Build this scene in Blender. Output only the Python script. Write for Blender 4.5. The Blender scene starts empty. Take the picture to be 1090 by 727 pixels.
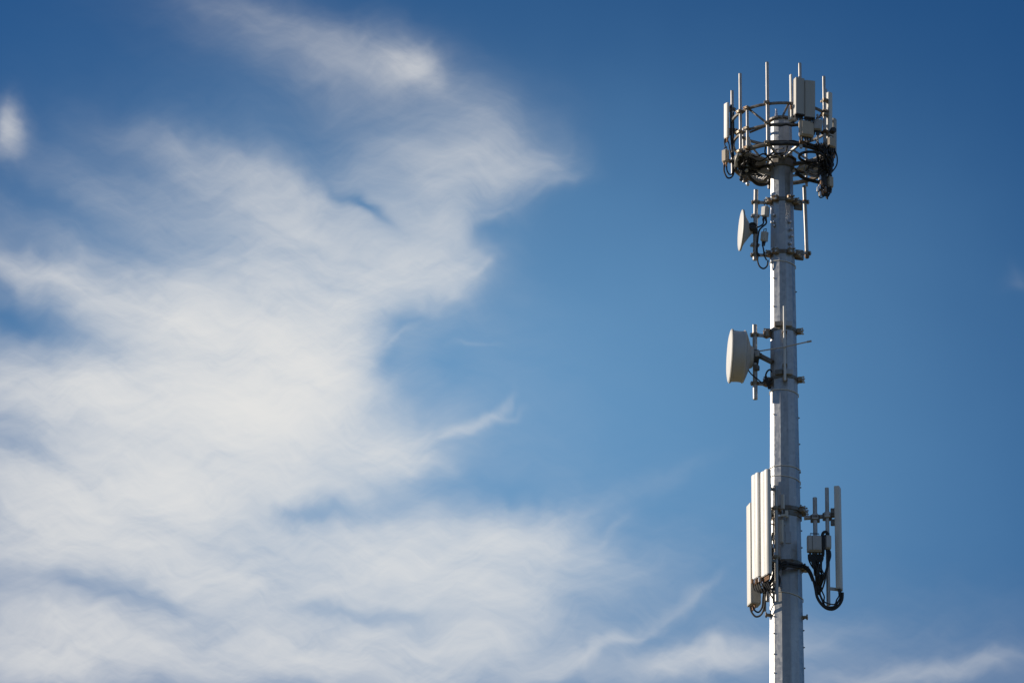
import bpy, bmesh, math, random
from mathutils import Vector, Matrix
R_ = math.radians
random.seed(7)
scene = bpy.context.scene

# ------------------------------------------------------------------ camera
F_PX = 5000.0                       # focal length in pixels of the 1090 px wide photograph
CAM = Vector((0, -80, 1.6))
YAW, PITCH, ROLL = -0.06250021, R_(22.5), 0.01355296
Fv = Vector((math.sin(YAW)*math.cos(PITCH), math.cos(YAW)*math.cos(PITCH), math.sin(PITCH)))
R0 = Vector((math.cos(YAW), -math.sin(YAW), 0)); U0 = R0.cross(Fv)
Rv = R0*math.cos(ROLL) + U0*math.sin(ROLL)
Uv = U0*math.cos(ROLL) - R0*math.sin(ROLL)
cd = bpy.data.cameras.new('camera')
cd.sensor_width = 36; cd.lens = 36*F_PX/1090
cd.clip_start = 0.5; cd.clip_end = 20000
cam = bpy.data.objects.new('camera', cd)
M = Matrix((Rv, Uv, -Fv)).transposed().to_4x4(); M.translation = CAM
cam.matrix_world = M
scene.collection.objects.link(cam); scene.camera = cam

# ------------------------------------------------------------------ light and sky
SUN_EL = R_(17.0)
SUN_H = Vector((-0.974, 0.225, 0)).normalized()
SUN_DIR = Vector((SUN_H.x*math.cos(SUN_EL), SUN_H.y*math.cos(SUN_EL), math.sin(SUN_EL)))
SKY_STRENGTH = 0.077
SUN_STRENGTH = 5.0
vs = scene.view_settings
vs.view_transform = 'Standard'; vs.look = 'None'; vs.gamma = 1.0; vs.use_curve_mapping = False
vs.exposure = 0.0
sd = bpy.data.lights.new('sun', 'SUN'); sd.energy = SUN_STRENGTH; sd.angle = R_(0.53); sd.color = (1.0, 0.89, 0.755)
so = bpy.data.objects.new('sun', sd); so.rotation_euler = SUN_DIR.to_track_quat('Z', 'Y').to_euler(); so.location = (-60, 20, 60)
scene.collection.objects.link(so)

world = bpy.data.worlds.new('World'); scene.world = world; world.use_nodes = True
nt = world.node_tree
for n in list(nt.nodes): nt.nodes.remove(n)
N = nt.nodes; L = nt.links

def W(kind, **kw):
    n = N.new(kind)
    for k, v in kw.items(): setattr(n, k, v)
    return n
def setin(n, i, v):
    if hasattr(v, 'is_linked') or isinstance(v, bpy.types.NodeSocket): L.new(v, n.inputs[i])
    else: n.inputs[i].default_value = v
def wm(op, a, b=0.0, c=0.0, clamp=False):
    n = W('ShaderNodeMath', operation=op, use_clamp=clamp)
    setin(n, 0, a); setin(n, 1, b); setin(n, 2, c)
    return n.outputs[0]
def wv(op, a, b=(0, 0, 0), scale=None):
    n = W('ShaderNodeVectorMath', operation=op)
    setin(n, 0, a); setin(n, 1, b)
    if scale is not None: setin(n, 3, scale)
    return n.outputs[1] if op in ('DOT_PRODUCT', 'LENGTH', 'DISTANCE') else n.outputs[0]
def wnoise(vec, scale, detail=4, rough=0.55, dist=0.0, col=False):
    n = W('ShaderNodeTexNoise', noise_dimensions='2D')
    setin(n, 'Vector', vec); n.inputs['Scale'].default_value = scale
    n.inputs['Detail'].default_value = detail; n.inputs['Roughness'].default_value = rough
    n.inputs['Distortion'].default_value = dist
    return n.outputs['Color'] if col else n.outputs['Fac']
def wmap(vec, loc, rot, sc):
    n = W('ShaderNodeMapping', vector_type='TEXTURE')
    setin(n, 0, vec); n.inputs[1].default_value = (loc[0], loc[1], 0)
    n.inputs[2].default_value = (0, 0, rot); n.inputs[3].default_value = (sc[0], sc[1], 1)
    return n.outputs[0]

# compass bearing and elevation of a point of the sky, in hundredths of a radian-like units
K_SKY = 5000.0; EL0 = R_(22.5)
def sky_xy(px, py):
    d = (Fv*F_PX + Rv*(px-545) - Uv*(py-363.5)).normalized()
    return (math.atan2(d.x, d.y)*math.cos(EL0)*K_SKY, math.asin(d.z)*K_SKY)

tc = W('ShaderNodeTexCoord'); sep = W('ShaderNodeSeparateXYZ'); L.new(tc.outputs['Generated'], sep.inputs[0])
az = wm('MULTIPLY', wm('ARCTAN2', sep.outputs[0], sep.outputs[1]), math.cos(EL0)*K_SKY)
el = wm('MULTIPLY', wm('ARCSINE', sep.outputs[2]), K_SKY)
cmb = W('ShaderNodeCombineXYZ'); L.new(az, cmb.inputs[0]); L.new(el, cmb.inputs[1])
sv = cmb.outputs[0]
def warp(vec, scale, amp, off=(0, 0, 0)):
    c = wnoise(wv('ADD', vec, off), scale, 2, 0.5, col=True)
    return wv('ADD', vec, wv('SCALE', wv('MULTIPLY', wv('SUBTRACT', c, (0.5, 0.5, 0.5)), (1, 1, 0)), scale=amp))
w1 = warp(sv, 1/170, 52)
w2 = warp(w1, 1/60, 30, (311, 70, 0))
w3 = warp(w2, 1/22, 8, (31, 570, 0))

def blob_field(vec, blobs):
    acc = None
    for i, (px, py, sx, sy, ang, s) in enumerate(blobs):
        if i and i % 6 == 0:                # a vanishing dependency keeps the node stack short
            vec = wv('ADD', vec, wv('SCALE', (1e-7, 0, 0), scale=acc))
        m = wmap(vec, sky_xy(px, py), R_(-ang), (sx, sy))      # ang: clockwise in the photograph
        e = wm('POWER', 0.3679, wv('DOT_PRODUCT', m, m))
        acc = wm('MULTIPLY_ADD', e, s, acc if acc is not None else 0.0)
    return acc
# cirrus bank: bearing/elevation blobs
CLOUDS = [
 # top puff and its trailing veil
 (428,64,46,32,15,.12),(385,68,74,28,14,.14),(310,34,110,24,22,.11),(255,14,70,12,15,.06),(330,52,170,46,12,.08),(90,200,110,40,18,.05),(340,85,110,22,20,.09),(480,100,30,16,30,.08),
 # right wing
 (548,180,46,20,-12,.34),(505,172,62,44,-14,.36),(445,195,70,38,20,.32),(512,128,46,36,40,.09),(470,240,42,32,0,.30),(570,192,44,14,-10,.10),
 # left streaks
 (300,195,110,20,18,.34),(210,182,90,16,22,.16),(330,240,105,34,18,.40),(440,290,56,30,-14,.62),(488,298,24,18,-20,.42),(345,294,105,42,8,.52),
 (20,288,80,15,16,.38),(115,318,105,24,18,.62),(215,345,95,34,18,.50),(60,245,120,26,18,.06),(140,225,110,30,20,.09),(260,345,105,48,12,.68),
 (370,335,46,30,40,.35),(360,390,54,46,80,.55),
 # bright body
 (150,430,150,46,8,1.05),(310,440,95,56,5,1.15),(240,400,115,60,0,.55),(420,482,50,26,-12,.75),(455,496,30,13,-10,.36),
 (505,463,36,4,-22,.30),(530,447,16,4,-50,.20),(470,470,30,7,-8,.20),
 (40,415,80,28,15,.40),(90,510,150,44,5,.90),(230,525,125,42,5,.85),(30,575,70,44,0,.70),(150,585,120,36,5,.65),
 (440,582,95,32,-4,.95),(540,580,56,36,-8,.58),(605,578,40,38,-35,.34),(648,572,30,16,-30,.10),(520,625,66,24,10,.45),
 (60,690,110,42,5,1.10),(250,625,150,30,5,.48),(230,695,160,40,0,.58),(400,700,135,34,0,.64),(510,682,66,28,-10,.46),(450,640,115,28,0,.33),
 (585,708,60,14,-22,.30),(640,688,56,7,-24,.26),(700,658,50,7,-26,.18),(752,636,30,5,-30,.10),
 (735,704,80,16,-6,.60),(800,692,60,14,-4,.20),(870,672,60,14,0,.07),(1010,712,80,11,-6,.26),(930,722,60,12,0,.14),
 (690,510,70,14,-22,.06),(1086,294,14,12,0,.05),(515,374,26,4,-4,.06),(660,620,70,30,-20,.10),(880,735,330,70,0,.16),
 # stray fibres along the torn right edge
 (585,198,30,6,-30,.09),(520,232,24,4,-35,.10),(512,288,20,4,-38,.14),(428,362,20,4,-40,.16),(655,562,26,6,-42,.07),(640,596,30,6,-30,.07),(612,556,26,6,-55,.07),
 # broad haze round the bank
 (190,480,290,180,8,.32),(290,260,165,95,15,.20),(380,640,320,86,0,.28),(430,120,120,50,0,.05),
 # thin places
 (398,226,34,6,42,-.38),(45,354,78,18,16,-.24),(416,396,18,34,10,-.30),(425,345,34,10,-10,-.22),
 (318,546,66,13,-4,-.70),(110,630,95,14,8,-.30),(385,650,85,12,4,-.56),(30,480,46,12,10,-.36),(60,225,80,22,18,-.08),
 (545,525,70,18,10,-.12),(460,400,50,50,0,-.10),(515,248,26,12,-15,-.13),
]
fld = blob_field(w3, CLOUDS)
PUFFS = [(437,70,30,23,4,.46),(443,68,18,15,0,.34),(462,88,14,14,0,.10),(8,132,13,22,4,.52),(13,150,17,22,0,.22)]
fld = wm('ADD', fld, blob_field(warp(warp(sv, 1/40, 14, (77, 5, 0)), 1/14, 7), PUFFS))
# painted brightening of the mid-sky, leaves the corners darker like lens falloff
CENTRE_GLOW = [(540,430,470,290,0,.58),(700,640,480,170,0,.14),(200,420,330,260,0,.14)]
centre_glow = blob_field(w1, CENTRE_GLOW)
# strands: noise drawn out along the drift of the cirrus
str1 = wnoise(wmap(w2, (0, 0), R_(-20), (210, 46)), 1.0, 8, 0.64)
str2 = wnoise(wmap(w2, (40, 90), R_(18), (120, 16)), 1.0, 4, 0.62)
str3 = wnoise(wmap(w2, (140, 20), R_(30), (110, 14)), 1.0, 4, 0.55)
mod = wm('ADD', wm('MULTIPLY', str1, 1.30), wm('MULTIPLY_ADD', str2, 0.45, wm('MULTIPLY', str3, 0.30)))
mod = wm('MAXIMUM', wm('SUBTRACT', mod, 0.05), 0.0)
# unseen cirrus added outside this bank, to lift the ambient light
far_n = wnoise(wmap(sv, (0, 0), R_(-15), (2600, 900)), 1.0, 6, 0.6)
ctr = sky_xy(545, 363)
dist = wv('LENGTH', wmap(sv, ctr, 0, (1100, 900)))
far_mask = W('ShaderNodeMapRange', interpolation_type='SMOOTHSTEP'); L.new(dist, far_mask.inputs[0])
far_mask.inputs[1].default_value = 0.9; far_mask.inputs[2].default_value = 1.8
far_f = wm('MULTIPLY', wm('MULTIPLY', wm('MAXIMUM', wm('SUBTRACT', far_n, 0.5), 0.0), 3.0), far_mask.outputs[0])
tau = wm('ADD', wm('MULTIPLY', wm('MAXIMUM', wm('ADD', fld, far_f), 0.0), mod), 0.0)
va = wm('SUBTRACT', 1.0, wm('POWER', 0.3679, wm('MAXIMUM', centre_glow, 0.0)))
alpha = wm('SUBTRACT', 1.0, wm('POWER', 0.3679, wm('MULTIPLY', tau, 1.08)))

sky = W('ShaderNodeTexSky', sky_type='NISHITA')
sky.sun_disc = False; sky.sun_elevation = SUN_EL; sky.sun_rotation = math.atan2(SUN_H.x, SUN_H.y)
sky.altitude = 400; sky.air_density = 1.0; sky.dust_density = 0.0; sky.ozone_density = 9.5
CLOUD_COL = (10.3, 10.2, 9.95, 1)
mv = W('ShaderNodeMix', data_type='RGBA'); L.new(va, mv.inputs[0])
hs = W('ShaderNodeHueSaturation'); L.new(sky.outputs[0], hs.inputs['Color'])
hs.inputs['Hue'].default_value = 0.496; hs.inputs['Saturation'].default_value = 1.03      # sky light graded a shade more cyan
L.new(hs.outputs[0], mv.inputs[6]); mv.inputs[7].default_value = (3.1, 6.75, 10.6, 1)   # blue tint of the painted mid-sky brightening
mix = W('ShaderNodeMix', data_type='RGBA'); L.new(alpha, mix.inputs[0])
L.new(mv.outputs[2], mix.inputs[6]); mix.inputs[7].default_value = CLOUD_COL
bg = W('ShaderNodeBackground'); L.new(mix.outputs[2], bg.inputs[0]); bg.inputs[1].default_value = SKY_STRENGTH
wo = W('ShaderNodeOutputWorld'); L.new(bg.outputs[0], wo.inputs[0])

# ------------------------------------------------------------------ materials
def mat(name, col, rough=0.5, metal=0.0, var=0.0, vscale=8.0, stretch=(1, 1, 1), bump=0.0, dirt=None, dscale=3.0, dthr=(0.5, 0.7), spangle=0.0):
    m = bpy.data.materials.new(name); m.use_nodes = True
    t = m.node_tree; b = t.nodes['Principled BSDF']
    b.inputs['Roughness'].default_value = rough; b.inputs['Metallic'].default_value = metal
    b.inputs['Base Color'].default_value = (*col, 1)
    tc = t.nodes.new('ShaderNodeTexCoord'); mp = t.nodes.new('ShaderNodeMapping')
    mp.inputs['Scale'].default_value = stretch
    t.links.new(tc.outputs['Object'], mp.inputs[0])
    cur = None
    if var > 0:
        n = t.nodes.new('ShaderNodeTexNoise'); n.inputs['Scale'].default_value = vscale; n.inputs['Detail'].default_value = 5
        n.inputs['Roughness'].default_value = 0.65
        t.links.new(mp.outputs[0], n.inputs['Vector'])
        fac = n.outputs['Fac']
        if spangle > 0:
            v = t.nodes.new('ShaderNodeTexVoronoi'); v.inputs['Scale'].default_value = 16.0
            t.links.new(tc.outputs['Object'], v.inputs['Vector'])
            mm = t.nodes.new('ShaderNodeMix'); mm.inputs[0].default_value = spangle
            t.links.new(fac, mm.inputs[2]); t.links.new(v.outputs['Color'], mm.inputs[3]); fac = mm.outputs[0]
        rr = t.nodes.new('ShaderNodeMapRange'); rr.inputs[1].default_value = 0.3; rr.inputs[2].default_value = 0.7
        rr.inputs[3].default_value = 1-var; rr.inputs[4].default_value = 1+var
        t.links.new(fac, rr.inputs[0])
        vm = t.nodes.new('ShaderNodeVectorMath'); vm.operation = 'SCALE'; vm.inputs[0].default_value = col
        t.links.new(rr.outputs[0], vm.inputs['Scale']); cur = vm.outputs[0]
        r2 = t.nodes.new('ShaderNodeMapRange'); r2.inputs[1].default_value = 0.3; r2.inputs[2].default_value = 0.7
        r2.inputs[3].default_value = max(0.05, rough-0.1); r2.inputs[4].default_value = rough+0.12
        t.links.new(fac, r2.inputs[0]); t.links.new(r2.outputs[0], b.inputs['Roughness'])
        if bump > 0:
            bp = t.nodes.new('ShaderNodeBump'); bp.inputs['Strength'].default_value = bump; bp.inputs['Distance'].default_value = 0.01
            t.links.new(fac, bp.inputs['Height']); t.links.new(bp.outputs[0], b.inputs['Normal'])
    if dirt:
        n2 = t.nodes.new('ShaderNodeTexNoise'); n2.inputs['Scale'].default_value = dscale; n2.inputs['Detail'].default_value = 6
        t.links.new(mp.outputs[0], n2.inputs['Vector'])
        r3 = t.nodes.new('ShaderNodeMapRange'); r3.inputs[1].default_value = dthr[0]; r3.inputs[2].default_value = dthr[1]
        t.links.new(n2.outputs['Fac'], r3.inputs[0])
        mx = t.nodes.new('ShaderNodeMix'); mx.data_type = 'RGBA'
        t.links.new(r3.outputs[0], mx.inputs[0])
        if cur is not None: t.links.new(cur, mx.inputs[6])
        else: mx.inputs[6].default_value = (*col, 1)
        mx.inputs[7].default_value = (*dirt, 1); cur = mx.outputs[2]
    if cur is not None: t.links.new(cur, b.inputs['Base Color'])
    return m
POLE = mat('galvanised_pole_steel', (.44, .437, .42), .38, .6, .24, 5.0, (1.8, 1.8, .14), .10, (.30, .29, .275), 1.6, (.48, .78), .25)
GALV = mat('galvanised_pipe', (.46, .44, .41), .45, .4, .18, 9.0, (1, 1, .5), .1, (.30, .27, .22), 4.0, (.55, .75))
DARKG = mat('weathered_bracket_steel', (.20, .19, .17), .55, .35, .3, 12.0, (1, 1, 1), .1, (.16, .10, .055), 6.0, (.5, .66))
RUST = mat('zinc_plated_clamp', (.30, .25, .18), .5, .4, .25, 14.0, (1, 1, 1), .1, (.22, .11, .045), 9.0, (.45, .65))
CREAM = mat('cream_radome', (.67, .64, .57), .5, 0, .08, 5.0, (1, 1, .12), 0, (.50, .45, .36), 5.0, (.5, .8))
WHITE = mat('white_radome', (.66, .645, .605), .5, 0, .08, 5.0, (1, 1, .12), 0, (.52, .485, .41), 5.0, (.5, .8))
GREYP = mat('grey_radome', (.44, .415, .36), .5, 0, .06, 3.0, (1, 1, .4), 0, (.38, .37, .34), 2.0, (.55, .8))
TANP = mat('tan_radio_paint', (.52, .43, .32), .55, 0, .08, 6.0, (1, 1, 1), 0, (.36, .28, .20), 4.0, (.52, .75))
GREYR = mat('grey_radio_paint', (.46, .44, .41), .5, .05, .08, 6.0, (1, 1, 1), 0, (.33, .30, .26), 4.0, (.52, .75))
DISHM = mat('dish_paint', (.56, .52, .47), .55, 0, .06, 2.5, (1, 1, 1), 0, (.46, .40, .33), 1.8, (.5, .8))
BLACK = mat('black_cable_jacket', (.022, .020, .019), .6, 0, .2, 20)
DKPLA = mat('dark_connector_plastic', (.05, .047, .045), .5, .1, .2, 20)
STEEL = mat('bright_steel', (.62, .61, .58), .3, .8, .1, 20)
WIRE = mat('white_strap', (.75, .73, .68), .5, 0, .05, 10)
RAIL = mat('weathered_rail', (.25, .24, .225), .5, .4, .25, 9.0, (1, 1, 1), .1, (.17, .12, .07), 5.0, (.5, .7))
COPPR = mat('brown_coupling', (.30, .17, .09), .45, .5, .25, 18)
CONC = mat('concrete', (.38, .37, .35), .85, 0, .15, 4, (1, 1, 1), .3)

# ------------------------------------------------------------------ geometry helpers
def P(px, py, dy=0.0):
    """world point seen at photograph pixel (px, py) on the upright plane y = dy"""
    d = Fv*F_PX + Rv*(px-545) - Uv*(py-363.5)
    return CAM + d*((dy-CAM.y)/d.y)
PX = (P(833, 174) - P(832, 174)).length       # metres per pixel across, at the tower
def facing(deg):            # horizontal unit vector; 0 = to the camera, + = to the left of the picture
    a = R_(deg); return Vector((-math.sin(a), -math.cos(a), 0))
ZUP = Vector((0, 0, 1))

class MB:
    def __init__(s): s.bm = bmesh.new()
    def box(s, c, size, n=None, up=None, bevel=0.0, seg=1):
        """size = (width across, depth along n, height along up)"""
        n = Vector(n) if n is not None else Vector((0, -1, 0)); up = Vector(up) if up is not None else ZUP
        n.normalize(); x = n.cross(up).normalized() if abs(n.dot(up)) < .999 else Vector((1, 0, 0)); up = x.cross(n).normalized()
        m = Matrix((x*size[0], n*size[1], up*size[2])).transposed().to_4x4(); m.translation = c
        b2 = bmesh.new(); bmesh.ops.create_cube(b2, size=1, matrix=m)
        if bevel > 0: bmesh.ops.bevel(b2, geom=b2.edges[:], offset=bevel, segments=seg, affect='EDGES', profile=.5)
        me = bpy.data.meshes.new('t'); b2.to_mesh(me); b2.free(); s.bm.from_mesh(me); bpy.data.meshes.remove(me)
        return s
    def bar(s, p0, p1, w, h, up=None, bevel=0.0):
        p0, p1 = Vector(p0), Vector(p1); d = p1-p0
        u = Vector(up) if up is not None else (ZUP if abs(d.normalized().z) < .95 else Vector((0, -1, 0)))
        return s.box((p0+p1)/2, (w, d.length, h), n=d, up=u, bevel=bevel)
    def tube(s, pts, r, n=8, closed=False, caps=True):
        pts = [Vector(p) for p in pts]; k = len(pts)
        rs = r if isinstance(r, (list, tuple)) else [r]*k
        T = []
        for i in range(k):
            a = pts[(i-1) % k] if (closed or i > 0) else pts[i]
            b = pts[(i+1) % k] if (closed or i < k-1) else pts[i]
            T.append((b-a).normalized())
        ref = ZUP if abs(T[0].z) < .9 else Vector((1, 0, 0))
        x = T[0].cross(ref).normalized(); rings = []
        for i in range(k):
            x = (x - T[i]*x.dot(T[i])).normalized(); y = T[i].cross(x)
            rings.append([s.bm.verts.new(pts[i] + (x*math.cos(2*math.pi*j/n) + y*math.sin(2*math.pi*j/n))*rs[i]) for j in range(n)])
        for i in range(k if closed else k-1):
            a, b = rings[i], rings[(i+1) % k]
            for j in range(n):
                f = s.bm.faces.new((a[j], a[(j+1) % n], b[(j+1) % n], b[j])); f.smooth = n > 6
        if caps and not closed:
            s.bm.faces.new(rings[0][::-1]); s.bm.faces.new(rings[-1])
        return s
    def cyl(s, p0, p1, r0, r1=None, n=12): return s.tube([p0, p1], [r0, r0 if r1 is None else r1], n)
    def ring(s, c, rad, r, n=64, m=8, a0=0, a1=360, tilt=None):
        full = abs(a1-a0) >= 360
        k = n if full else n+1
        pts = []
        for i in range(k):
            a = R_(a0 + (a1-a0)*i/n); v = Vector((math.cos(a), math.sin(a), 0))*rad
            if tilt is not None: v = tilt @ v
            pts.append(Vector(c)+v)
        return s.tube(pts, r, m, closed=full)
    def lathe(s, o, ax, prof, n=40, smooth=True, cap=True):
        ax = Vector(ax).normalized(); ref = ZUP if abs(ax.z) < .9 else Vector((1, 0, 0))
        x = ax.cross(ref).normalized(); y = ax.cross(x); rings = []
        for d, r in prof:
            rings.append([s.bm.verts.new(Vector(o)+ax*d+(x*math.cos(2*math.pi*j/n)+y*math.sin(2*math.pi*j/n))*max(r, 1e-4)) for j in range(n)])
        for a, b in zip(rings, rings[1:]):
            for j in range(n):
                f = s.bm.faces.new((a[j], a[(j+1) % n], b[(j+1) % n], b[j])); f.smooth = smooth
        if cap: s.bm.faces.new(rings[0][::-1]); s.bm.faces.new(rings[-1])
        return s
    def prism(s, outline, base, top, n, smooth=False):
        """outline [(across, along n)] extruded from base to top"""
        n = Vector(n).normalized(); up = (Vector(top)-Vector(base)).normalized(); x = n.cross(up).normalized(); nn = up.cross(x)
        a = [s.bm.verts.new(Vector(base)+x*u+nn*v) for u, v in outline]; b = [s.bm.verts.new(Vector(top)+x*u+nn*v) for u, v in outline]
        k = len(outline)
        for j in range(k):
            f = s.bm.faces.new((a[j], a[(j+1) % k], b[(j+1) % k], b[j])); f.smooth = smooth
        s.bm.faces.new(a[::-1]); s.bm.faces.new(b)
        return s
    def build(s, name, m, parent=None, loc=None, sharp=40):
        bmesh.ops.recalc_face_normals(s.bm, faces=s.bm.faces[:])
        o0 = root_loc(parent) if parent is not None else (Vector(loc) if loc is not None else Vector((0, 0, 0)))
        for v in s.bm.verts: v.co -= o0
        me = bpy.data.meshes.new(name); s.bm.to_mesh(me); s.bm.free()
        if any(p.use_smooth for p in me.polygons): me.set_sharp_from_angle(angle=R_(sharp))
        me.materials.append(m)
        o = bpy.data.objects.new(name, me); scene.collection.objects.link(o)
        if parent is not None: o.parent = parent
        else: o.location = o0
        return o
def root_loc(o):
    while o.parent is not None: o = o.parent
    return o.location.copy()
def tag(o, label, cat, group=None):
    o['label'] = label; o['category'] = cat
    if group: o['group'] = group
    return o
def thing(name, label, cat, loc, group=None):
    o = bpy.data.objects.new(name, None); o.location = loc; o.empty_display_size = .2
    scene.collection.objects.link(o); return tag(o, label, cat, group)
def catmull(pts, n=8):
    pts = [Vector(p) for p in pts]; q = [pts[0]*2-pts[1]] + pts + [pts[-1]*2-pts[-2]]; out = []
    for i in range(1, len(q)-2):
        for k in range(n):
            t = k/n; a, b, c, d = q[i-1:i+3]
            out.append(.5*((2*b)+(c-a)*t+(2*a-5*b+4*c-d)*t*t+(3*b-a-3*c+d)*t**3))
    out.append(pts[-1]); return out
def rrect(w, d, r, y0=0.0, seg=3):
    """rounded rectangle, centred across, from y0 back to y0-d"""
    out = []
    for cx, cy, a0 in ((w/2-r, y0-r, 0), (-w/2+r, y0-r, 90), (-w/2+r, y0-d+r, 180), (w/2-r, y0-d+r, 270)):
        for k in range(seg+1):
            a = R_(a0+90*k/seg); out.append((cx+r*math.cos(a), cy+r*math.sin(a)))
    return out
def cable(pts, r, label, group=None, m=None, name='cable', cat='cable', n=7):
    pts = [p if isinstance(p, Vector) else P(*p) for p in pts]
    return tag(MB().tube(catmull(pts, 6), r, n).build(name, m or BLACK, loc=pts[0]), label, cat, group)
def vpair(px, y0, y1, dy):
    """upright line through photograph column px: bottom and top world points"""
    a, b = P(px, y1, dy), P(px, y0, dy); x = (a.x+b.x)/2
    return Vector((x, dy, a.z)), Vector((x, dy, b.z))

# ------------------------------------------------------------------ ground
g = bmesh.new(); bmesh.ops.create_grid(g, x_segments=60, y_segments=60, size=6000)
me = bpy.data.meshes.new('ground'); g.to_mesh(me); g.free()
GM = mat('dry_grass_ground', (.16, .14, .075), .95, 0, .35, .05, (1, 1, 1), .2, (.10, .11, .04), .2, (.45, .65))
me.materials.append(GM); go = bpy.data.objects.new('ground', me); scene.collection.objects.link(go); go['kind'] = 'structure'

# ------------------------------------------------------------------ monopole
def zat(py, dy=0.0):
    px = 831.7 + (py-140)*(837.8-831.7)/587
    return P(px, py, dy).z
def wpx(py): return 22.5 + (py-140)*.0238
def pole_r(z):              # circumradius of the 12-sided shaft at height z
    za, zb = zat(140), zat(727); t = (z-za)/(zb-za)
    ra, rb = wpx(140)*PX*1.0/2/.966, wpx(727)*PX*.965/2/.966
    return ra + (rb-ra)*t
A12 = [R_(-90-15+30*k) for k in range(12)]
def ring12(z, r): return [Vector((r*math.cos(a), r*math.sin(a), z)) for a in A12]
ZTOP = zat(131)
tower = thing('monopole_tower', 'tall twelve-sided galvanised steel monopole carrying all the antennas', 'tower', (0, 0, 0))
mb = MB(); rings = []
zs = [.25 + (ZTOP-.25)*i/40 for i in range(41)]
for z in zs: rings.append([mb.bm.verts.new(v) for v in ring12(z, pole_r(z))])
for a, b in zip(rings, rings[1:]):
    for j in range(12): mb.bm.faces.new((a[j], a[(j+1) % 12], b[(j+1) % 12], b[j]))
mb.bm.faces.new(rings[0][::-1]); mb.bm.faces.new(rings[-1])
shaft = mb.build('shaft', POLE, tower)
def band(z, grow, h):
    m = MB(); a = [m.bm.verts.new(v) for v in ring12(z-h/2, pole_r(z)+grow)]; b = [m.bm.verts.new(v) for v in ring12(z+h/2, pole_r(z)+grow)]
    for j in range(12): m.bm.faces.new((a[j], a[(j+1) % 12], b[(j+1) % 12], b[j]))
    m.bm.faces.new(a[::-1]); m.bm.faces.new(b); return m
rt = pole_r(ZTOP)
MB().lathe((0, 0, ZTOP+.003), ZUP, [(0, rt+.05), (.035, rt+.05), (.035, rt-.03), (.06, rt-.05), (.10, .07), (.11, .0)], 24, False).build('top_flange', DARKG, tower)
MB().lathe((-.09, -.05, ZTOP+.06), ZUP, [(0, .035), (.10, .03), (.12, .022), (.20, .02), (.21, 0)], 10).build('lifting_lug', STEEL, tower)
MB().lathe((0, 0, 0), ZUP, [(0, .9), (.06, .9), (.06, .55), (.25, .5)], 24, False).build('base_plate', DARKG, tower)
for k in range(12):
    a = R_(30*k); c = Vector((.72*math.cos(a), .72*math.sin(a), .06)); MB().lathe(c, ZUP, [(0, .05), (.05, .05), (.05, .03), (.14, .03)], 6, False).build('anchor_bolt', DARKG, tower)
# strap wires round the shaft
for py, tl in ((420, .03), (501, .02), (512, .05), (636, .06), (283, .04)):
    z = zat(py); r = pole_r(z)+.012
    pts = ring12(z, r); pts = [v + ZUP*(v.x/r*-tl) for v in pts]
    MB().tube(pts, .008, 6, closed=True).build('strap_wire', WIRE, tower)
# climbing bolts
for i, py in enumerate((504, 520, 539, 566, 584, 660, 672, 690, 712, 446, 474, 312)):
    z = zat(py); r = pole_r(z); n = facing(-80); c = Vector((0, 0, z))+n*(r*.97)
    MB().cyl(c-n*.02, c+n*.028, .010, n=6).cyl(c+n*.0, c+n*.010, .018, n=6).build('step_bolt', DARKG, tower)
for i, py in enumerate((530, 565, 660, 678, 700, 720, 300, 330, 445)):
    z = zat(py); r = pole_r(z); n = facing(46); c = Vector((0, 0, z))+n*(r*.965)
    MB().cyl(c-n*.02, c+n*.03, .012, n=6).build('step_bolt', DARKG, tower)
# hand hole covers
for py, fc in ((578, -2), (560, 2)):
    z = zat(py); r = pole_r(z)*.966; n = facing(fc*0)
    MB().box(Vector((.05 if py == 578 else -.05, -r-.006, z)), (.10, .02, .22 if py == 578 else .18), n, bevel=.006).build('hand_hole_cover', POLE, tower)
for py, fa in ((658, -80), (656, 75)):
    z = zat(py); n = facing(fa); r = pole_r(z); c = Vector((0, 0, z))+n*r
    MB().box(c+n*.03, (.09, .10, .035), n, bevel=.004).cyl(c+n*.07-ZUP*.05, c+n*.07+ZUP*.05, .014, n=8).build('bracket_lug', RUST, tower)

# ------------------------------------------------------------------ shared builders
def pole_clamp(parent, z, lugs, h=.07, grow=.018, m=None, name='pole_clamp'):
    """band round the shaft with a bolted jaw at each angle of lugs"""
    c = band(z, grow, h).build(name, m or DARKG, parent)
    for a in lugs:
        n = facing(a); r = pole_r(z)*.98+grow; q = Vector((0, 0, z))+n*r; s = n.cross(ZUP)
        j = MB().box(q+n*.03, (.12, .08, h*1.5), n, bevel=.008)
        j.build('jaw', RUST, c)
        b = MB()
        for sx in (-.045, .045):
            for sz in (-.035, .035):
                b.cyl(q+n*.03+s*sx+ZUP*sz, q+n*.115+s*sx+ZUP*sz, .010, n=6)
                b.cyl(q+n*.085+s*sx+ZUP*sz, q+n*.10+s*sx+ZUP*sz, .019, n=6)
        b.build('bolt', STEEL, c)
    return c
def pipe_clip(parent, c, n, r, m=None, name='pipe_clamp'):
    """two-jaw clamp round an upright pipe at c, bolts along n"""
    n = Vector(n).normalized(); s = n.cross(ZUP)
    return MB().lathe(c-ZUP*.035, ZUP, [(0, r+.010), (.07, r+.010)], 12, False).box(c+n*(r+.022), (.10, .028, .055), n, bevel=.005).box(c-n*(r+.018), (.09, .022, .05), n, bevel=.005)\
        .cyl(c+s*.038-n*(r+.045), c+s*.038+n*(r+.05), .008, n=6).cyl(c-s*.038-n*(r+.045), c-s*.038+n*(r+.05), .008, n=6).build(name, m or RUST, parent)
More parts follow.
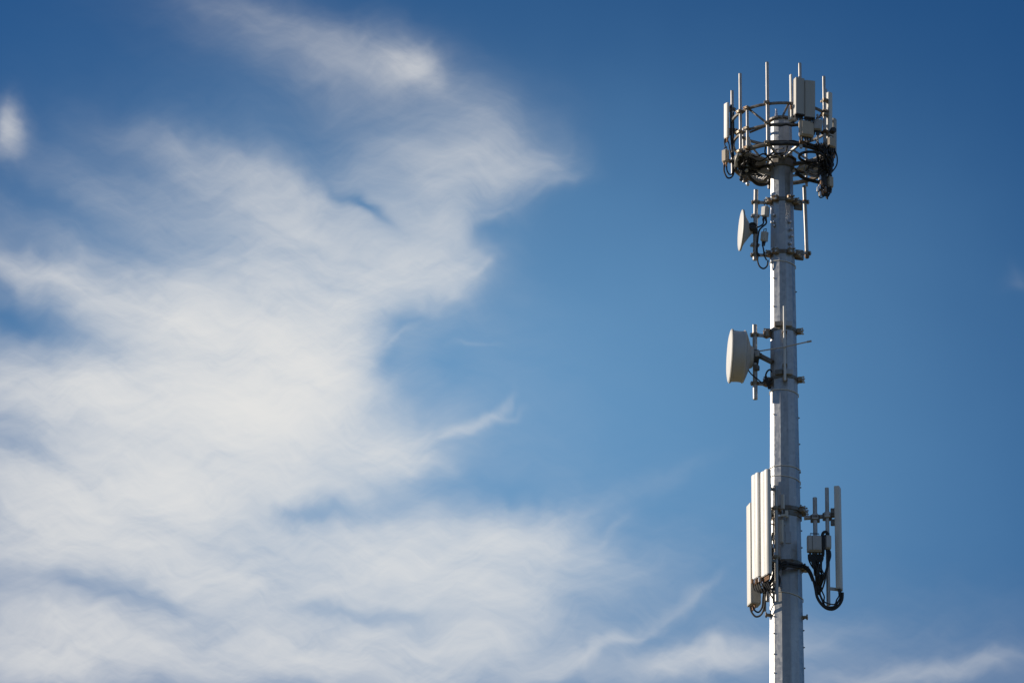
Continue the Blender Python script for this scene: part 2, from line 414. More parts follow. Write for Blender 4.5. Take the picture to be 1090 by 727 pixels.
def panel(label, base, top, face, w, d, m, style='plain', nconn=4, pipe=None, group='panel antennas', connm=None):
    """sector panel antenna: base and top are on the axis of its front face"""
    n = facing(face); base, top = Vector(base), Vector(top)
    t = thing('panel_antenna', label, 'antenna', base, group)
    if style == 'ridged':
        out = []
        for i in range(13):                                   # two soft ribs along the front
            u = w/2 - w*i/12; q = abs(((i/12)*2) % 1 - .5)*2
            out.append((u, -.013*(q**2) if 0 < i < 12 else -.022))
        out += [(-w/2, -d+.02), (-w/2+.03, -d), (w/2-.03, -d), (w/2, -d+.02)]
        sm = True
    else:
        out = rrect(w, d, min(.022, d*.3)); sm = True
    up = (top-base).normalized()
    MB().prism(out, base+up*.02, top-up*.012, n, sm).build('radome', m, t, sharp=35)
    cap = [(u*.985, -.003+(v)*.97) for u, v in out]
    MB().prism(cap, base, base+up*.022, n).build('end_cap', DKPLA if m is not CREAM else GREYP, t)
    MB().prism(cap, top-up*.014, top, n).build('end_cap', m, t)
    x = n.cross(ZUP)
    for i in range(nconn):
        u = (i-(nconn-1)/2)*w/(nconn+.4); c = base+x*u-n*(d*.45)
        MB().cyl(c+up*.005, c-up*.035, .020, n=8).cyl(c-up*.035, c-up*.085, .015, n=8).build('connector', connm or COPPR, t)
    if pipe is not None:
        for f in (.16, .84):
            c = base.lerp(top, f)-n*d; q = Vector((pipe.x, pipe.y, c.z))
            dv = q-c
            b = MB().box(c-n*.012, (min(w*.7, .16), .03, .12), n, bevel=.004)
            if dv.length > .05: b.bar(c, q, .05, .045)
            b.build('bracket', DARKG, t)
    return t
def radio(label, c, size, face, m, group='radio units', fins=True, nconn=4, roll=0.0, finside=1, connm=None):
    """remote radio unit: finned casting with sunshield, handle and bottom connectors; c is the centre"""
    w, d, h = size; n = facing(face); c = Vector(c); x = n.cross(ZUP)
    up = (Matrix.Rotation(R_(roll), 3, n) @ ZUP); x = n.cross(up)
    t = thing('radio_unit', label, 'radio unit', c-up*h/2, group)
    MB().box(c, (w, d*.72, h), n, up, bevel=.02, seg=2).build('housing', m, t)
    if fins:
        b = MB(); k = max(4, int(w/.03))
        for i in range(k):
            u = (i-(k-1)/2)*w*.92/k
            b.box(c+x*u-n*(d*.36+d*.12)*finside, (.008, d*.30, h*.9), n, up)
        b.build('cooling_fins', m, t)
    MB().box(c+n*(d*.36+.012), (w*.84, .02, h*.86), n, up, bevel=.006).build('sunshield', m, t)
    p = [c+x*(w*.28)+up*(h/2), c+x*(w*.28)+up*(h/2+.05), c-x*(w*.28)+up*(h/2+.05), c-x*(w*.28)+up*(h/2)]
    MB().tube(p, .009, 6).build('handle', DKPLA, t)
    for i in range(nconn):
        u = (i-(nconn-1)/2)*w*.8/max(nconn, 1); q = c+x*u-up*(h/2)
        MB().cyl(q, q-up*.035, .022, n=8).cyl(q-up*.035, q-up*.085, .015, n=8).build('connector', connm or DKPLA, t)
    return t

# ------------------------------------------------------------------ headframe at the top
def zring(py): return P(832, py, 0).z
ZU, ZM, ZL = zring(132.5), zring(154.0), zring(174.5)
RU, RM, RL = .93, .90, .90
hf = thing('antenna_headframe', 'circular galvanised headframe of three ring rails round the top of the pole', 'headframe', (0, 0, ZL))
MB().ring((0, 0, ZU), RU, .030, 72).build('ring_rail', RAIL, hf)
MB().ring((0, 0, ZM), RM, .026, 72).build('ring_rail', RAIL, hf)
MB().ring((0, 0, ZL), RL, .042, 72).build('ring_rail', DARKG, hf)
def rp(ang, z, rad):         # ang: facing angle, + to the left
    return facing(ang)*rad + Vector((0, 0, z))
def ang_px(px, rad, near=True):
    s = max(-1, min(1, (832.3-px)*PX/rad)); a = math.degrees(math.asin(s)); return a if near else 180-a
zc = zring(176.5); rc = pole_r(zc)
col = band(zc, .035, .16).build('collar', DARKG, hf)
band(zc+.10, .075, .022).build('collar_flange', DARKG, col)
for a in (95, -76, -130, 155):
    p0 = rp(a, zc, rc+.02); p1 = rp(a, ZL, RL-.02)
    MB().bar(p0, p1, .07, .06, bevel=.006).build('radial_arm', DARKG, hf)
    MB().bar(rp(a+7, zc-.16, rc), rp(a, ZL-.03, RL*.72), .04, .04).build('knee_brace', GALV, hf)
for a in (16, -22):          # light V braces under the near edge
    MB().bar(rp(a*.35, zc+.05, rc+.02), rp(a, ZL+.02, RL-.03), .045, .035).build('knee_brace', GALV, hf)
# open grating wedges between some arms
def grating(a0, a1, r0, r1, z):
    m = MB(); k = 12
    for i in range(k+1):
        rr = r0+(r1-r0)*i/k
        pts = [rp(a0+(a1-a0)*j/8, z, rr) for j in range(9)]
        m.tube(pts, .007, 4)
    for j in range(15):
        a = a0+(a1-a0)*j/14; m.bar(rp(a, z, r0), rp(a, z, r1), .006, .03)
    return m
for a0, a1 in ((47, 90), (-124, -76), (100, 152)): grating(a0, a1, rc+.12, RL-.07, ZL-.02).build('grating', GALV, hf)
# uprights (pixel column, top, bottom, near side?, radius)
UPR = [  # label-free parts: mount pipes
 (788.2, 79, 166, True, .030), (795.6, 113.5, 158, True, .026), (817.0, 67, 153, True, .031), (852.0, 68, 158, True, .030), (877.6, 82, 172, True, .030)]
pipes = {}
for px, y0, y1, near, r in UPR:
    a = ang_px(px, RU, near); q = facing(a)*RU; dy = q.y-.045
    b, t = vpair(px, y0, y1, dy); pipes[round(px)] = (b, t)
    MB().cyl(b, t, r, n=12).lathe(t, ZUP, [(0, r), (.008, r*.9), (.012, 0)], 12).build('mount_pipe', GALV, hf)
    for z in (ZU, ZM, ZL):
        if b.z-.1 < z < t.z: pipe_clip(hf, Vector((b.x, b.y, z)), facing(a), r)
for a in (130, 165, -150, -115):      # far side uprights
    q = facing(a)*RU; MB().cyl(Vector((q.x, q.y, ZL-.1)), Vector((q.x, q.y, ZU+(.9 if a in (165, -115) else .2))), .028, n=10).build('mount_pipe', GALV, hf)
# zigzag diagonals between upper and middle rail
def dg(px0, z0, px1, z1, n0=True, n1=True, r=.021):
    MB().cyl(rp(ang_px(px0, RU, n0), z0, RU-.05), rp(ang_px(px1, RM, n1), z1, RM-.05), r, n=8).build('diagonal_brace', RAIL, hf)
dg(797, ZU, 820, ZM); dg(840.5, ZU, 833, ZM+.15); dg(816, ZM, 797, ZM-.03); dg(788, ZM, 781, ZU-.1); dg(853, ZU, 872, ZM); dg(878, ZU, 868, ZM+.1)
dg(790, ZU, 812, ZM, False, False); dg(835, ZU, 812, ZM, False, False); dg(835, ZU, 862, ZM, False, False)
# curved stay at the left end of the frame
MB().tube(catmull([P(790, 159, -.5), P(786.5, 163.5, -.55), P(783.6, 170, -.5), P(783.5, 177, -.35)], 6), .030, 8).build('stay_rail', GALV, hf)

# outboard pipe on the left with slim antenna and radio
lp = thing('pipe_mount', 'upright pipe standing off the left edge of the top headframe', 'pipe mount', P(779.6, 188, -.12), 'pipe mounts')
b, t = vpair(779.6, 97, 186, -.12); PB = b
MB().cyl(b, t, .030, n=12).build('pipe', GALV, lp)
for py in (117, 139, 172):
    z = P(779.6, py, -.12).z; c = Vector((b.x, b.y, z)); cl = pipe_clip(lp, c, (-1, 0, 0), .03, DARKG)
    MB().bar(c, Vector((-.90, -.12, z)), .05, .05).build('arm', DARKG, lp)
panel('narrow cream panel antenna at the far left of the top headframe', *[P(772.3, 147, -.2), P(772.3, 110, -.2)], 52, .12, .05, CREAM, 'plain', 2, b)
radio('small tan radio unit hanging below the narrow antenna at far left', P(772.2, 166.5, -.2), (.115, .09, .27), 40, TANP, nconn=2, connm=COPPR)
cable([(771.5, 148, -.18), (771.2, 152, -.17), (772.5, 158, -.18)], .012, 'short black jumper between the far left antenna and the tan radio')
cable([(774, 148, -.18), (775.8, 153, -.16), (777, 160, -.12), (779, 168, -.14)], .012, 'black jumper curving from the far left antenna down to the pipe')
cable([(770.8, 176, -.2), (771, 183, -.2), (774.5, 189.5, -.2), (779.5, 188, -.15), (781.5, 180, -.15), (781, 168, -.16)], .016, 'outer black cable loop hanging under the far left radio')
cable([(773.4, 176, -.2), (774, 182, -.2), (777, 186, -.18), (780, 182, -.15), (779.7, 160, -.17)], .014, 'inner black cable loop hanging under the far left radio')
cable([(778.2, 112, -.15), (778, 130, -.155), (778.6, 150, -.16), (780.4, 170, -.16), (783, 180, -.2)], .020, 'black cable run strapped along the left outboard pipe')
cable([(780.8, 120, -.16), (781, 140, -.165), (780.2, 160, -.17), (784, 176, -.25)], .013, 'thin black cable beside the left outboard pipe')

# slim white antenna right of centre, cream radio behind it
b, t = vpair(841.2, 79.5, 112, -.92)
panel('slim white upright antenna standing on the upper ring right of centre', b, t, 48, .055, .03, WHITE, 'plain', 1, None)
radio('cream radio unit half hidden behind the pair of grey panels', P(843.5, 121.5, -.75), (.14, .12, .33), 55, CREAM, nconn=2)

# pair of grey panels over the pole, right
pb = pipes[852][0]
panel('larger grey panel antenna, left of the pair facing the camera', *[P(852.2, 122, -1.14), P(852.2, 83, -1.14)], -25, .185, .17, GREYP, 'plain', 4, pb, connm=DKPLA)
panel('smaller grey panel antenna, right of the pair facing the camera', *[P(862.6, 125.5, -1.10), P(862.6, 85.8, -1.10)], -14, .195, .12, GREYP, 'plain', 4, None, connm=DKPLA)
radio('large tan sided radio unit mounted below the pair of grey panels', P(858.2, 138, -1.0), (.27, .17, .32), -22, TANP, nconn=4, fins=False)
radio('small pale grey tilted radio unit right of the large tan one', P(870.5, 133.6, -.95), (.17, .12, .22), 8, GREYR, nconn=3, roll=-8)
MB_t = thing('pipe_mount', 'stub pipe poking up above the small pale tilted radio', 'pipe mount', P(870, 150, -.85), 'pipe mounts')
b, t = vpair(870.4, 122, 152, -.85); MB().cyl(b, t, .022, n=10).build('pipe', GALV, MB_t); MB().bar((b+t)/2, Vector((.55, -.72, (b+t).z/2)), .05, .05).build('arm', DARKG, MB_t)
# right hand antennas
pj = pipes[878][0]
panel('slim cream panel antenna with lit edge at right side of the headframe', *[P(884.5, 151, -.50), P(884.5, 98.5, -.50)], -42, .095, .085, CREAM, 'plain', 3, pj)
panel('grey panel antenna at the far right, partly behind the slim cream one', *[P(889.6, 163, -.10), P(889.6, 126.5, -.10)], -60, .10, .09, GREYP, 'plain', 3, None)
radio('pinkish grey radio unit under the slim cream panel at the right', P(884.5, 152.5, -.62), (.15, .12, .20), -30, TANP, nconn=3)
for i, (py, px) in enumerate(((107.5, 878), (122.5, 878))):
    pipe_clip(hf, Vector((pj.x, pj.y, P(px, py, pj.y).z)), facing(-30), .03)
MB_k = tag(MB().lathe(P(886.8, 139, -.62), facing(-20), [(-.06, .03), (-.06, .055), (.02, .06), (.05, .045), (.06, 0)], 14).build('cable_gland', DKPLA, loc=P(886.8, 139, -.62)), 'round black cable gland bulging in front of the slim cream panel', 'cable gland')

# cabling round the headframe
G1 = 'cables round the headframe'
def arc(a0, a1, z, rad, k=14, dz=0.0): return [rp(a0+(a1-a0)*i/k, z+dz*math.sin(6.3*i/k*2)+random.uniform(-.012, .012), rad+random.uniform(-.012, .012)) for i in range(k+1)]
cable(arc(22, -62, ZL+.055, RL-.02), .030, 'thick black cable lying along the near edge of the lowest ring', G1)
cable(arc(12, -66, ZL-.03, RL+.05), .024, 'black cable running just outside the near edge of the lowest ring', G1)
cable(arc(-30, -80, ZL+.02, RL+.05), .026, 'black cable hugging the right outside of the lowest ring', G1)
cable(arc(60, 100, ZL-.06, RL-.03), .028, 'black cable bundled along the left end of the lowest ring', G1)
cable(arc(50, 115, ZL+.03, RL-.08), .022, 'black cable inside the left end of the lowest ring', G1)
cable(arc(30, 78, ZL+.05, RL-.03), .024, 'black cable lying along the near left edge of the lowest ring', G1)
cable(arc(40, 88, ZL-.045, RL+.03), .020, 'black cable just outside the near left edge of the lowest ring', G1)
cable(arc(20, -70, ZM-.04, RM+.03), .017, 'black cable tied under the middle ring on the right', G1)
cable(arc(70, 130, ZL-.02, RL-.12), .026, 'black cable following the inside of the lowest ring far left', G1)
cable([(795, 184, .1), (799, 190, .25), (806, 196, .3), (814, 196.5, .3), (820, 192, .25), (824, 184, .3)], .032, 'thick black cable sagging in a loop below the ring, left of pole', G1)
cable([(788, 186, .1), (796, 184, .2), (806, 180, .1), (818, 176, -.1)], .026, 'black cable crossing from left ring end to the pole collar', G1)
cable([(815, 156, -.75), (814.5, 163, -.6), (819, 166, -.5), (828, 164, -.45), (836, 162, -.5), (838, 156, -.75)], .015, 'black jumper swagging across the pole under the near ring', G1)
cable([(797, 163, -.5), (805, 167, -.4), (813, 164, -.4), (820, 170, -.35), (825, 178, -.3)], .015, 'black jumper wandering from the left ring to the pole face', G1)
cable([(799, 168, -.4), (808, 172, -.3), (816, 168, -.35), (826, 160, -.4), (834, 158, -.6)], .014, 'black jumper rising left to right across the pole face', G1)
cable([(846, 180, -.3), (852, 184, -.3), (858, 182, -.5), (862, 176, -.6)], .016, 'black jumper right of the pole collar', G1)
cable([(847, 184, -.3), (856, 190, -.2), (866, 193, -.1), (874, 195, -.2)], .034, 'thick black cable running from the collar to the right hand tangle', G1)
cable([(845, 174, -.35), (856, 174, -.45), (866, 176, -.5), (876, 172, -.6)], .020, 'black cable from the collar front to the right ring end', G1)
tilt = Matrix.Rotation(R_(4), 3, 'Y')
tag(MB().ring(P(864, 167.5, -.72), .235, .026, 40, 8, tilt=tilt).build('cable_coil', BLACK, loc=P(864, 167.5, -.72)), 'flat black coil of cable hung under the ring, right of pole', 'cable coil')
cm = MB()
for k in range(9):
    tl = Matrix.Rotation(R_(58+random.uniform(-14, 14)), 3, 'X') @ Matrix.Rotation(R_(random.uniform(-14, 14)), 3, 'Y')
    cm.ring(P(868, 181, -.45)+Vector((random.uniform(-.03, .03), random.uniform(-.04, .04), random.uniform(-.03, .03))), .06+.016*k, .009, 30, 6, tilt=tl)
tag(cm.build('cable_coil', mat('grey_cable_jacket', (.25, .25, .25), .45, .1, .2, 20), loc=P(868, 181, -.45)), 'pale grey coil of thin cable below the black coil', 'cable coil')
# the tangle at the right end: jumpers hard to tell apart
G2 = 'tangled jumpers at the right end of the headframe'
rnd = random.Random(3)
for k in range(34):
    x0 = rnd.uniform(866, 889); pts = [(x0, rnd.uniform(150, 160), rnd.uniform(-.85, -.3))]
    x1 = rnd.uniform(872, 889)
    pts.append(((x0+x1)/2+rnd.uniform(-4, 4), rnd.uniform(161, 168), rnd.uniform(-.8, -.3)))
    pts.append((x1+rnd.uniform(-4, 3), rnd.uniform(168, 178), rnd.uniform(-.75, -.3)))
    pts.append((rnd.uniform(870, 886), rnd.uniform(176, 190), rnd.uniform(-.7, -.3)))
    cable(pts, rnd.choice((.014, .016, .020)), 'black jumper tangled with others at the right end of the headframe', G2)
cable([(888.5, 160, -.4), (891, 167, -.4), (890.5, 176, -.45), (885, 184, -.5), (880, 190, -.5)], .013, 'outermost black cable arching round the right end of the headframe', G1)
radio('tan radio unit hanging lowest at the right, amid the tangled jumpers', P(883, 194.5, -.45), (.11, .12, .23), -35, TANP, nconn=3, connm=COPPR)
radio('dark finned radio unit hidden in cables left of the lowest tan one', P(876.5, 193, -.5), (.13, .12, .26), 20, DKPLA, nconn=4, connm=STEEL)
G3 = 'hanging loops under the lowest radios'
for k in range(9):
    xa = 871.5+k*1.3; pts = [(xa, 196+rnd.uniform(-5, 3), -.5+rnd.uniform(-.1, .1)), (xa-.6, 203, -.5), (873.5+k*.9, rnd.uniform(206, 212.5), -.5+rnd.uniform(-.1, .1)), (880+rnd.uniform(-2, 5), 204+rnd.uniform(-3, 2), -.5), (rnd.uniform(879, 885), 196, -.48)]
    cable(pts, .012, 'black loop hanging under the lowest radios at right', G3)
for k, (px, py) in enumerate(((872.8, 190), (874.3, 196), (872.5, 199.5), (875.5, 205), (870.8, 202), (878.5, 203), (873, 207))):
    c = P(px, py, -.66); tag(MB().cyl(c-ZUP*.035, c+ZUP*.035, .026, n=8).cyl(c+ZUP*.035, c+ZUP*.06, .017, n=8).build('cable_connector', COPPR if k % 2 else STEEL, loc=c),
        ('copper coloured' if k % 2 else 'bright metal')+' connector among the hanging loops at right', 'connector', 'copper connectors at right' if k % 2 else 'bright connectors at right')
# left ring end: clamp, cables, connectors
MBw = radio('small white box at the left end, on top of the lowest ring', P(796.8, 153.8, -.62), (.085, .08, .17), 35, WHITE, nconn=1, fins=False)
G4 = 'tangled jumpers at the left end of the headframe'
for k in range(20):
    pts = [(rnd.uniform(785, 800), rnd.uniform(160, 172), rnd.uniform(-.5, 0)), (rnd.uniform(784, 806), rnd.uniform(170, 180), rnd.uniform(-.4, .1)), (rnd.uniform(788, 800), rnd.uniform(176, 186), rnd.uniform(-.3, .2)), (rnd.uniform(795, 812), rnd.uniform(176, 188), rnd.uniform(-.3, .3))]
    cable(pts, rnd.choice((.012, .015, .018)), 'black jumper tangled with others at the left end of the headframe', G4)
for k, (px, py, m) in enumerate(((795.6, 176.5, STEEL), (792.5, 178.5, STEEL), (794.5, 181, STEEL), (796, 195.5, STEEL), (789, 190.5, DKPLA), (794.5, 191.5, RUST))):
    c = P(px, py, -.2); tag(MB().lathe(c-ZUP*.045, ZUP, [(0, .02), (.02, .036), (.06, .036), (.09, .018)], 10).build('cable_connector', m, loc=c),
        ['bright metal connector under the left ring end, uppermost of the three', 'bright metal connector under the left ring end, leftmost of the three', 'bright metal connector under the left ring end, lowest of the three', 'lone bright metal connector hanging below the left ring end', 'black connector hanging below the far left of the ring', 'brownish connector hanging just above the lone bright one'][k], 'connector')

# ------------------------------------------------------------------ upper dish level
def dish(label, c, ax, rad, face_d, shroud, cone_d, hub_r, m, facem):
    """c centre of rim plane; ax points the way it looks"""
    ax = Vector(ax).normalized()
    t = thing('dish_antenna', label, 'dish antenna', c, 'microwave dishes')
    MB().lathe(c, ax, [(0, rad*1.01), (face_d*.35, rad*.99), (face_d*.75, rad*.8), (face_d*.96, rad*.4), (face_d, 0)], 56).build('radome_cover', facem, t)
    if shroud > 0:
        MB().lathe(c, ax, [(-shroud, rad*.985), (-shroud+.02, rad*1.015), (-shroud+.045, rad*.975), (-shroud*.55, rad*.965), (-.04, rad*.98), (-.02, rad*1.02), (-.002, rad*1.02)], 56).build('shroud', m, t)
    prof = [(-shroud-.004, rad*.985), (-shroud-cone_d*.25, rad*.80), (-shroud-cone_d*.6, rad*.45), (-shroud-cone_d*.9, hub_r*1.3), (-shroud-cone_d, hub_r)] if shroud > 0 else \
           [(-.002, rad*1.0), (-.02, rad*.97), (-cone_d*.35, rad*.67), (-cone_d*.7, rad*.36), (-cone_d*.95, hub_r*1.1), (-cone_d, hub_r)]
    MB().lathe(c, ax, prof, 56).build('reflector_back', m, t)
    MB().lathe(c, ax, [(-.028, rad*1.0), (-.026, rad*1.03), (.004, rad*1.03), (.006, rad*1.0)], 56, cap=False).build('rim_band', GREYP, t)
    e = c-ax*(shroud+cone_d)
    MB().lathe(e, ax, [(-.10, hub_r*.7), (-.09, hub_r), (-.001, hub_r)], 20).build('feed_hub', DKPLA, t)
    return t, e
um = thing('pipe_mount', 'left standoff pipe holding the small conical dish near the top', 'pipe mount', P(804.5, 277, -.05), 'pipe mounts')
b0, t0 = P(803.6, 277, -.05), P(804.8, 202.5, -.05)
MB().cyl(b0, t0, .042, n=14).build('pipe', GALV, um)
for py, pc in ((216.5, 820), (272.5, 819)):
    z = zat(py); f = (z-b0.z)/(t0.z-b0.z); c = b0.lerp(t0, f)
    pipe_clip(um, c, (-1, 0, 0), .042)
    MB().bar(c+Vector((.04, 0, 0)), Vector((-pole_r(z)-.04, -.03, z)), .05, .045).build('arm', GALV, um)
    pole_clamp(um, z, (68, 28, -34, -74))
for py in (231, 262):
    c = b0.lerp(t0, (zat(py)-b0.z)/(t0.z-b0.z)); pipe_clip(um, c, (-1, -.3, 0), .042, GALV)
c = P(788.6, 245.2, -.12)
dt, e = dish('small conical beige microwave dish on the left near the top', c, facing(81)+ZUP*.035, 0.375, .022, 0, .215, .055, DISHM, WHITE)
hub = P(801.0, 242, -.2)
MB().lathe(hub, (0, -1, .3), [(-.05, .05), (-.04, .075), (.05, .08), (.06, .06), (.035, .045), (.035, 0)], 20).build('radio_drum', DKPLA, dt)
MB().bar(e, Vector((b0.x, b0.y-.02, hub.z)), .07, .09).build('mount_arm', DARKG, dt)
radio('upper small white pod unit beside the small dish', P(814.5, 225.5, -.12), (.12, .11, .21), 40, WHITE, nconn=2, fins=True, roll=-6)
radio('lower small white pod unit beside the small dish', P(813.6, 252, -.12), (.105, .10, .20), 40, WHITE, nconn=2, fins=True, roll=-8)
cable([(812, 233, -.12), (812.5, 238, -.12), (808, 241.5, -.15), (803, 243, -.2)], .015, 'black jumper from the upper white pod to the small dish')
cable([(815.5, 233, -.12), (815.5, 238, -.12), (811, 242, -.12), (808, 246, -.12), (806.5, 256, -.1), (806, 268, -.1), (808.5, 273, -.1)], .016, 'black cable curling past the white pods down the left mount pipe')
cable([(811.5, 260, -.12), (812.8, 266, -.12), (813.5, 272, -.1), (816, 277, -.1)], .014, 'black jumper hanging from the lower white pod')
cable([(807.5, 270, -.1), (806.4, 277, -.1), (808.5, 283.5, -.1), (812.8, 286, -.1), (816.5, 283, -.1), (817.6, 277, -.12)], .015, 'round black cable loop under the small dish mount')
ur = thing('pipe_mount', 'bare pipe on standoff arms right of the pole, under the headframe', 'pipe mount', P(858.8, 274, -.05), 'pipe mounts')
b1, t1 = P(859, 274, .2), P(856.2, 198, .2)
MB().cyl(b1, t1, .036, n=14).build('pipe', GALV, ur)
MB().lathe(b1, t1-b1, [(-.02, .03), (0, .045), (.09, .045), (.1, .036)], 12).build('pipe_foot', DARKG, ur)
for py, y2 in ((211, 215.5), (265.5, 268.5)):
    z = zat(py); c = b1.lerp(t1, (z-b1.z)/(t1.z-b1.z)); pipe_clip(ur, c, (1, 0, 0), .036)
    q = Vector((pole_r(z)+.10, .03, zat(y2)))
    MB().bar(c, q, .035, .04).build('arm', GALV, ur)
    MB().box(q-ZUP*.05+Vector((-.02, 0, 0)), (.16, .05, .20), (.3, -1, 0), bevel=.01).build('gusset_plate', DARKG, ur)
# small loose fittings on the shaft faces
for i, (px, py) in enumerate(((823, 229), (822.6, 236.5), (823.4, 240), (841, 236), (842.5, 244), (841.5, 259), (843, 251))):
    c = P(px, py, -.19 if px < 830 else -.205)
    MB().box(c, (.05, .05, .055), facing(55 if px < 830 else -35), bevel=.01).build('cable_port', STEEL, tower)

# ------------------------------------------------------------------ big drum dish level
dm = thing('pipe_mount', 'pipe with two clamped collars holding the large drum dish', 'pipe mount', P(803.6, 425, -.1), 'pipe mounts')
b2, t2 = vpair(803.7, 346, 425, -.1)
MB().cyl(b2, t2, .044, n=14).build('pipe', GALV, dm)
for py, pc in ((358.5, 354), (410, 405.5)):
    z = zat(py); c = Vector((b2.x, b2.y, z)); pipe_clip(dm, c, (-1, 0, 0), .044)
    MB().bar(c, Vector((-pole_r(z)-.05, -.05, z)), .05, .05).build('arm', GALV, dm)
    zc2 = zat(pc); pole_clamp(dm, zc2, (82, -82), .06)
    for a, mm in ((32, DARKG), (-32, GALV)):
        n = facing(a*.55); q = Vector((0, 0, zc2+.06))+n*(pole_r(zc2)+.03)
        MB().box(q, (.15, .07, .10), n, bevel=.01).build('collar_block', mm, dm)
    zz = zat(py-1); q = Vector((-pole_r(zz)-.05, -.08, zz))
    MB().box(q, (.13, .10, .13), facing(40), bevel=.012).build('collar_block', RUST, dm)
MB().cyl(P(807, 378, -.1), P(822, 385.5, -.2), .05, n=12).cyl(P(807, 378, -.1), P(809.5, 379.2, -.11), .06, n=12).build('strut', DARKG, dm)
fr = thing('front_pipe', 'pale slim pipe standing upright against the front of the pole', 'pipe', P(835.3, 405, -.38), None)
b3, t3 = vpair(835.2, 326, 405, -.37)
MB().cyl(b3, t3, .024, n=12).build('pipe', WHITE, fr)
for py in (353, 388, 402): MB().box(Vector((b3.x, b3.y+.04, P(835, py, -.37).z)), (.09, .10, .04), (0, -1, 0), bevel=.004).build('standoff', RUST, fr)
sb = thing('sway_bar', 'thin bright rod slanting up across the pole from the drum dish', 'rod', P(807, 374, -.2))
MB().tube([P(807, 374, -.2), P(835, 369.3, -.42), P(863.5, 363, -.45)], .013, 8).build('rod', STEEL, sb)
MB().cyl(P(859, 364, -.45), P(863.8, 363, -.45), .02, n=8).build('rod_end', GALV, sb)
c = P(777.4, 379, -.12)
dd, e = dish('large white drum shaped microwave dish on the left, halfway down', c, facing(83.5)+ZUP*.03, 0.485, .05, .26, .165, .15, DISHM, WHITE)
MB().bar(e, Vector((b2.x, b2.y, e.z)), .10, .12).build('mount_arm', DARKG, dd)
MB().box(P(805.4, 391.5, -.16), (.09, .10, .10), facing(20), bevel=.012).build('mount_block', DARKG, dd)
MB().box(P(805.5, 377, -.18), (.10, .09, .12), facing(20), bevel=.012).build('mount_block', GALV, dd)
cable([(821.5, 396, -.28), (819.5, 393.5, -.28), (816.6, 395.5, -.25), (815, 400, -.2), (815.5, 406, -.18), (818, 411, -.18), (820.5, 405, -.2)], .016, 'black cable loop hooped beside the pole right of the drum dish')
cable([(796.5, 394, -.15), (799.5, 398, -.12), (803, 401, -.18), (807, 404, -.15), (811, 407, -.12), (814.5, 404, -.15), (816, 400, -.18)], .012, 'thin black cable dipping behind the drum dish to the pole')
cable([(816, 403, -.2), (817.5, 407, -.2), (818.5, 413, -.16), (820, 412, -.2)], .024, 'thick black cable end clipped at the lower drum dish collar')

# ------------------------------------------------------------------ lower sector antennas, left
lm = thing('sector_mount', 'steel mount on the left face of the pole behind the tall white panels', 'antenna mount', P(822, 620, -.3), 'sector mounts')
nL = facing(60)
def ctr(px, py, face, w, d, dy): return P(px, py, dy)
# front of panel: along-direction right-near
PLr = dict(w=.265, d=.105)
pa_b, pa_t = P(812.7, 613, -.62), P(812.7, 501, -.62)
pb_b, pb_t = P(803.0, 616, -.30), P(803.0, 504.5, -.30)
pc_b, pc_t = P(796.6, 643.5, .10), P(796.6, 537, .10)
def straight(b, t):
    x = (b.x+t.x)/2; return Vector((x, b.y, b.z)), Vector((x, t.y, t.z))
pa_b, pa_t = straight(pa_b, pa_t); pb_b, pb_t = straight(pb_b, pb_t); pc_b, pc_t = straight(pc_b, pc_t)
pipA = pa_b - nL*.26; pipB = pb_b - nL*.26; pipC = pc_b-facing(70)*.30
for q, ya, yb in ((pipA, 518, 640), (pipB, 515, 640), (pipC, 520, 650)):
    z0, z1 = P(822, yb, q.y).z, P(822, ya, q.y).z
    MB().cyl(Vector((q.x, q.y, z0)), Vector((q.x, q.y, z1)), .033, n=12).build('pipe', GALV, lm)
for py in (551, 603):
    z = zat(py); pole_clamp(lm, z, (70, 26) if py == 551 else (80,), .08, .022)
    qa, qb, qc = (Vector((q.x, q.y, z)) for q in (pipA, pipB, pipC))
    MB().bar(qa, qb, .06, .06, bevel=.005).build('cross_arm', DARKG, lm)
    MB().bar(qb, qc, .06, .06, bevel=.005).build('cross_arm', DARKG, lm)
    MB().bar((qa*.4+qb*.6), nL*pole_r(z)+Vector((0, 0, z)), .08, .07, bevel=.005).build('standoff_arm', DARKG, lm)
    for q in (qa, qb, qc): pipe_clip(lm, q, nL, .033)
panel('nearest tall white sector panel, right one of the two at left of pole', pa_b, pa_t, 60, .265, .105, WHITE, 'ridged', 6, pipA, 'tall sector panels')
panel('tall white sector panel left of and just behind the nearest one', pb_b, pb_t, 60, .265, .105, WHITE, 'ridged', 6, pipB, 'tall sector panels')
panel('lower set cream panel peeking out leftmost behind the tall white pair', pc_b, pc_t, 72, .24, .20, CREAM, 'plain', 4, pipC, 'tall sector panels')
